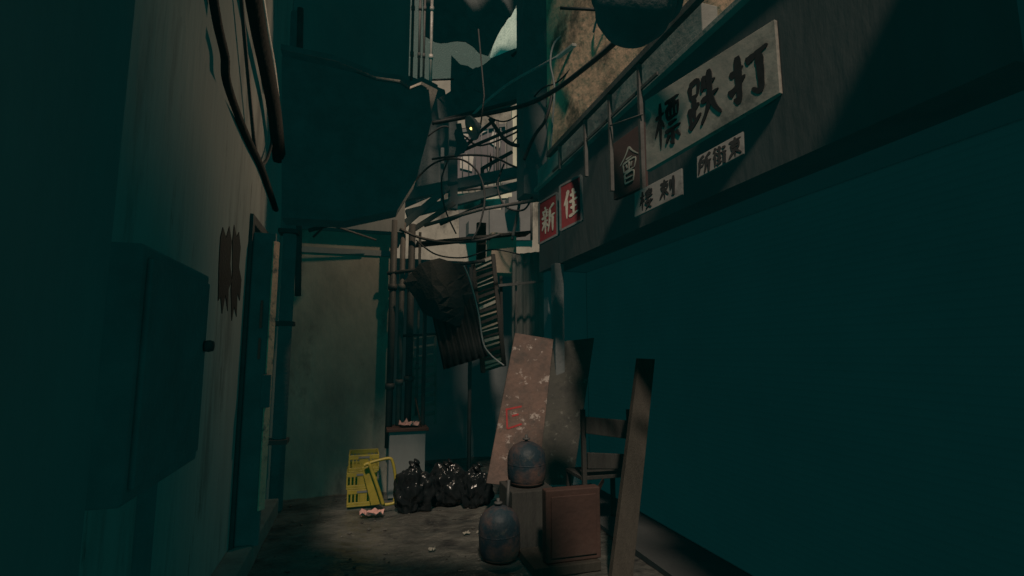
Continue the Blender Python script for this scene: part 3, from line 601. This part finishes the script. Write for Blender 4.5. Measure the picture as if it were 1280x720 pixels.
# cabinet under the pink paper
cb = thing('low_cupboard', 'dark low cupboard with pink paper on it below the drain pipes', 'cupboard', (.5, 5.6, 0))
p0, p1 = at(487,540,5.45), at(532,540,5.45)
MB().box((p0.x, 5.45, 0), (p1.x, 5.75, p0.z)).build('carcass', 'dark_wall', cb, .006)
MB().box((p0.x-.03, 5.42, p0.z), (p1.x+.03, 5.77, p0.z+.03)).build('top', 'red_cabinet', cb, .004)
def crumple(c, s, m, name, label, cat, seed, flat=.35):
    V = []; F = []; nu, nv = 9, 7
    for j in range(nv):
        for i in range(nu):
            u = i/(nu-1)-.5; v = j/(nv-1)-.5; q = Vector((u*9, v*9, seed*3.1))
            V.append(Vector(c) + Vector((u*s[0] + .15*s[0]*noise.noise(q), v*s[1] + .15*s[1]*noise.noise(q+Vector((5,0,0))), s[2]*(.25 + abs(noise.noise(q+Vector((0,7,0))))*1.6))))
    for j in range(nv-1):
        for i in range(nu-1): a = j*nu+i; F.append([a, a+1, a+nu+1, a+nu])
    ob = MB().add(V, F).build(name, m); sd_ = ob.modifiers.new('solid', 'SOLIDIFY'); sd_.thickness = .002; return tag(ob, label, cat)
q = at(512,537,5.5); crumple((q.x, 5.55, p0.z+.032), (.2,.16,.06), 'pink_paper', 'crumpled_paper', 'crumpled pink paper lying on the low cupboard', 'paper', 1)
tag(MB().tube([at(527,534,5.5), at(519,497,5.65)], .008).build('stick', 'wood'), 'thin stick propped on the low cupboard', 'stick')

# yellow crates
GC = 'stacked yellow crates'
x0, x1 = -.075, .205; yc0, yc1 = 5.24, 5.56; hz = .155
labs = ['yellow bottle crate at the bottom of the stack', 'yellow bottle crate in the middle of the stack', 'yellow bottle crate on top of the stack']
for k in range(3):
    dx = (.004, -.006, .008)[k]; z = .005 + k*(hz+.002); a0, a1 = x0+dx, x1+dx
    t = thing('bottle_crate', labs[k], 'crate', ((a0+a1)/2, 5.4, z), GC)
    MB().box((a0, yc0, z), (a1, yc1, z+.015)).build('base', 'yellow', t, .003)
    m_ = MB()
    for (lo, hi) in (((a0,yc0),(a1,yc0+.012)), ((a0,yc1-.012),(a1,yc1)), ((a0,yc0+.012),(a0+.012,yc1-.012)), ((a1-.012,yc0+.012),(a1,yc1-.012))):
        m_.box((lo[0], lo[1], z+hz-.04), (hi[0], hi[1], z+hz)); m_.box((lo[0], lo[1], z+.015), (hi[0], hi[1], z+.04))
    m_.build('rim', 'yellow', t, .003)
    b2 = MB(); n = 9
    for i in range(n):
        x = a0 + (a1-a0-.014)*i/(n-1); wdt = .05 if i == 4 else .014
        for y in (yc0, yc1-.01): b2.box((x-(wdt-.014)/2, y, z+.04), (x+wdt-(wdt-.014)/2, y+.01, z+hz-.04))
        y = yc0 + (yc1-yc0-.014)*i/(n-1)
        if 0 < i < n-1:
            for x_ in (a0, a1-.01): b2.box((x_, y, z+.04), (x_+.01, y+.014, z+hz-.04))
    b2.build('side_bars', 'yellow', t)
    MB().box(((a0+a1)/2-.05, yc0-.004, z+hz-.03), ((a0+a1)/2+.05, yc0-.001, z+hz-.012)).build('hand_hole', 'soft_black', t)
# yellow stool tipped against the crates
st = thing('plastic_stool', 'yellow plastic stool tipped on its side against the crates', 'stool', (.3, 5.15, 0))
def strap(pix, Y, w_, name='leg'):
    P = [at(x, y, Y) for x, y in pix]; mm = MB()
    V = []; n = Vector((0,-1,0))
    mm.tube(smooth_path(P, 6), w_, 6); return mm.build(name, 'yellow', st)
strap([(455,582),(461,580),(466,592),(473,612),(479,631)], 5.08, .017)
strap([(461,579),(475,575),(487,573),(491,578),(494,594),(495,612)], 5.12, .014, 'seat_rim')
strap([(479,631),(488,630),(497,627)], 5.1, .014, 'foot')
strap([(495,610),(494,618),(492,626)], 5.3, .010)
MB().plate([at(452,584,5.14), at(462,583,5.14), at(478,630,5.14), at(464,632,5.14)], (0,1,0), .012).build('seat', 'yellow', st, .003)
q = at(464,634,4.98); crumple((q.x, q.y, -.01), (.2,.13,.05), 'pink_paper', 'crumpled_paper', 'crumpled pink and white litter on the ground before the crates', 'litter', 2)
q = at(606,628,4.9); crumple((q.x+.06, q.y+.25, 0), (.36,.2,.03), 'grey_board', 'flattened_carton', 'flattened dull carton piece on the ground behind the gas bottle', 'carton', 4)
for i, (x, y, s_, lab) in enumerate(((583,668,.05,'small white litter scrap left of the lower gas bottle'), (598,667,.03,'tiny pale litter scrap touching distance from the lower gas bottle'), (540,688,.05,'dull pale litter scrap at the near edge of the lit ground'))):
    d = at(x, y, 4); t_ = 1.45/(1.45-d.z); q = EYE + (d-EYE)*t_
    crumple((q.x, q.y, 0), (s_,s_*.7,.02), 'paper', 'litter', lab, 'litter', 5+i)

gv = MB(); rg = random.Random(3)
for k in range(420):
    x = rg.uniform(-.65, 1.9); y = rg.uniform(2.4, 5.7); r_ = .004 + .016*rg.random()**3
    z = gz(x, y) + r_*.3; V = []
    for (dx, dy, dz) in ((1,0,0),(0,1,0),(-1,0,0),(0,-1,0),(0,0,.7),(0,0,-.7)): V.append((x + dx*r_*rg.uniform(.6,1.3), y + dy*r_*rg.uniform(.6,1.3), z + dz*r_*rg.uniform(.6,1.2)))
    gv.add(V, [[0,1,4],[1,2,4],[2,3,4],[3,0,4],[1,0,5],[2,1,5],[3,2,5],[0,3,5]])
gvo = gv.build('gravel', 'ground'); gvo['kind'] = 'stuff'
# rubbish bags
def bag(cx, cy, r, h_, seed, label):
    r *= .88; h_ *= .88
    V = []; F = []; nu, nv = 64, 36
    t = thing('rubbish_bag', label, 'rubbish bag', (cx, cy, 0), 'black rubbish bags on the ground')
    for j in range(nv+1):
        ph = j/nv*math.pi
        for i in range(nu):
            th = i/nu*2*math.pi; d = Vector((math.sin(ph)*math.cos(th), math.sin(ph)*math.sin(th), -math.cos(ph)))
            k = 1 + .25*noise.noise(d*1.6+Vector((seed,0,0))) + .22*noise.noise(d*3.6+Vector((0,seed,0))) - .16*abs(noise.noise(d*6+Vector((0,0,seed)))) - .08*abs(noise.noise(d*13+Vector((seed,0,3))))
            z = max(d.z*k, -.75)
            V.append(Vector((cx + d.x*k*r, cy + d.y*k*r*.8, (z+.75)/1.75*h_ - .01)))
    for j in range(nv):
        for i in range(nu): F.append([j*nu+i, j*nu+(i+1)%nu, (j+1)*nu+(i+1)%nu, (j+1)*nu+i])
    ob = MB().add(V, F, True).build('body', 'bag', t); ss = ob.modifiers.new('sub', 'SUBSURF'); ss.levels = 1; ss.render_levels = 1
    top = max(v.z for v in V)
    MB().lathe((cx, cy, top-.03), (.5,-.3,.7), [(0,.06),(.015,.035),(.025,.02),(.04,.03),(.05,.036),(.055,.01)], 14).build('knot', 'bag', t)
bag(.52, 5.02, .22, .46, 1, 'black rubbish bag right beside the tipped yellow stool')
bag(.86, 5.15, .24, .44, 5, 'black rubbish bag in the middle of the three')
bag(1.12, 5.0, .19, .40, 9, 'black rubbish bag against the foot of the peeling board')

# leaning boards
def board(pix, m, label, th=.03):
    P = [at(*p) for p in pix]; n = (P[1]-P[0]).cross(P[3]-P[0]).normalized()
    if n.y < 0: n = -n
    ob = MB().plate(P, n, th).build('board', m, None, .004); return tag(ob, label, 'board', 'boards leaning by the shop')
peel = board([(608,604,4.55),(672,612,4.5),(692,424,4.85),(644,416,4.9)], 'peeling', 'pinkish peeling board with red paint mark leaning by the shop')
board([(672,606,4.62),(716,606,4.6),(743,422,4.92),(692,428,4.95)], 'grey_peeling', 'greyer weathered board leaning beside the pinkish peeling board')
ch = MB()
for k, seg in enumerate(([(632,512),(652,508)],[(633,512),(634,536)],[(634,536),(652,530)],[(640,520),(648,518)])):
    P = [at(x, y, 4.66 + .0) for x, y in seg]; 
    # put the stroke on the board's face
    b0, b1, b3 = at(608,604,4.55), at(672,612,4.5), at(644,416,4.9); n = (b1-b0).cross(b3-b0).normalized()
    Q = []
    for p in P: d = p-EYE; Q.append(EYE + d * ((b0-EYE).dot(n)/d.dot(n)))
    if n.y > 0: n = -n
    ch.bar(Q[0]+n*(.003+k*.0006), Q[1]+n*(.003+k*.0006), .016, .003, up=n)
tag(ch.build('paint_mark', 'red_paint'), 'red painted mark on the pinkish peeling board', 'paint mark')
pm = bpy.data.objects['paint_mark']; bb = peel; pm.parent = bb; pm.location = pm.location - bb.location
del pm['category']; 

# timber plank
P = [at(763,735,3.15), at(790,735,3.15), at(819,449,3.65), at(799,448,3.65)]
tag(MB().plate(P, (0,1,0), .05).build('plank', 'wood', None, .004), 'long rough timber plank leaning in the dark shop mouth', 'plank')
# old wooden chair
cr_ = thing('wooden_chair', 'old wooden chair half hidden behind the red panel', 'chair', (1.75, 4.0, 0))
MB().plate([at(733,542,3.9), at(786,549,3.9), at(788,526,3.9), at(733,521,3.9)], (0,1,0), .025).build('backrest', 'old_wood', cr_, .004)
MB().plate([at(735,586,3.92), at(782,586,3.92), at(782,568,3.92), at(735,566,3.92)], (0,1,0), .025).build('back_slat', 'old_wood', cr_, .004)
for x in (730, 788):
    p = at(x, 540, 3.94); MB().bar((p.x, p.y, 0), (p.x, p.y+.02, at(x, 512, 3.94).z), .035, .035).build('leg', 'old_wood', cr_, .003)
    MB().bar((p.x, p.y+.34, 0), (p.x, p.y+.34, .42), .035, .035).build('leg', 'old_wood', cr_, .003)
pL = at(730, 540, 3.94); pR = at(788, 540, 3.94)
MB().box((pL.x-.02, min(pL.y,pR.y)+.02, .42), (pR.x+.02, pL.y+.36, .45)).build('seat', 'old_wood', cr_, .004)

# red box standing on a timber block
q0, q1 = at(683,706,3.35), at(752,706,3.35); q2 = at(690,613,3.35)
rbx = thing('red_panel', 'dull red metal panel with a small bent corner flap beside the plank', 'panel', ((q0.x+q1.x)/2, 3.5, q0.z))
MB().box((q0.x, 3.35, q0.z), (q1.x, 3.43, q2.z)).build('body', 'red_cabinet', rbx, .008)
MB().box((q0.x+.035, 3.338, q0.z+.035), (q1.x-.035, 3.348, q2.z-.04)).build('front_panel', 'red_cabinet', rbx, .004)
MB().plate([(q1.x-.01, 3.36, q2.z), (q1.x+.03, 3.36, q2.z+.05), (q1.x+.06, 3.4, q2.z+.02), (q1.x+.012, 3.4, q2.z-.06)], (0,1,0), .006).build('flap', 'red_cabinet', rbx)
tag(MB().box((at(669,700,3.3).x, 3.31, 0), (q1.x-.02, 3.68, q0.z-.002)).build('timber_block', 'wood', None, .006), 'pale timber block under the dull red panel', 'timber')
# gas bottles
def gas(base, r, h_, label, tilt=(0,0,1)):
    t = thing('gas_bottle', label, 'gas bottle', base, 'blue and rust gas bottles')
    MB().lathe(base, tilt, [(0,.7*r),(.02,.86*r),(.05,.97*r),(.1,r),(h_*.62,r),(h_*.78,.92*r),(h_*.9,.7*r),(h_*.97,.4*r),(h_,.2*r)], 36).build('body', 'blue_drum', t)
    MB().lathe(Vector(base), tilt, [(.004,.74*r),(.0,.76*r),(.03,.905*r),(.034,.87*r)], 36).build('foot_ring', 'red_cabinet', t)
    MB().lathe(Vector(base), tilt, [(h_*.5-.006,r*.99),(h_*.5-.004,r*1.006),(h_*.5+.004,r*1.006),(h_*.5+.006,r*.99)], 36).build('weld_seam', 'blue_drum', t)
    b = Vector(base) + Vector(tilt).normalized()*h_
    MB().lathe(b + Vector(tilt).normalized()*.012, tilt, [(0,.012),(.002,.03),(.012,.03),(.014,.012)], 14).build('valve_collar', 'black_metal', t)
    MB().tube([b-Vector(tilt)*.02, b+Vector(tilt)*.05], .012).build('valve', 'black_metal', t)
    return t
q = at(630,700,3.62); gas((q.x, 3.72, -.01), .148, .365, 'blue and rust gas bottle standing on the ground with a thin rod above it', (-.04,0,1))
tag(MB().tube([at(634,640,3.72), at(636,600,3.75)], .012).build('rod', 'black_metal'), 'thin black rod rising behind the lower gas bottle', 'rod')
q = at(666,612,3.75); gas((q.x, 3.9, q.z), .148, .325, 'upper blue and rust gas bottle standing on the dark crate', (0,0,1))
MB_ = MB().box((q.x-.17, 3.72, 0), (q.x+.17, 4.08, q.z-.002)); tag(MB_.build('wooden_crate', 'old_wood', None, .006), 'dark wooden crate under the upper gas bottle', 'crate')

# sheets added out of view to block sun at the mouth of the alley (over and behind the camera)
aw = thing('sun_blocker', 'dark sheet awning added unseen over the alley mouth to block sun', 'blocker', (.5, -2.5, 3.7))
MB().plate([(-2.2,-6,3.75),(.1,-6,3.75),(.1,.7,3.75),(-.5,.95,3.75),(-.95,1.35,3.75),(-1.3,2.0,3.75),(-2.2,2.0,3.75)], (0,0,1), .05).build('sheet', 'dark_corrugated', aw)
MB().plate([(.11,-6,3.76),(1.94,-6,3.76),(1.94,.5,3.76),(1.5,.6,3.76),(1.4,-.4,3.76),(.85,-.4,3.76),(.7,.6,3.76),(.11,.6,3.76)], (0,0,1), .05).build('sheet', 'dark_corrugated', aw)
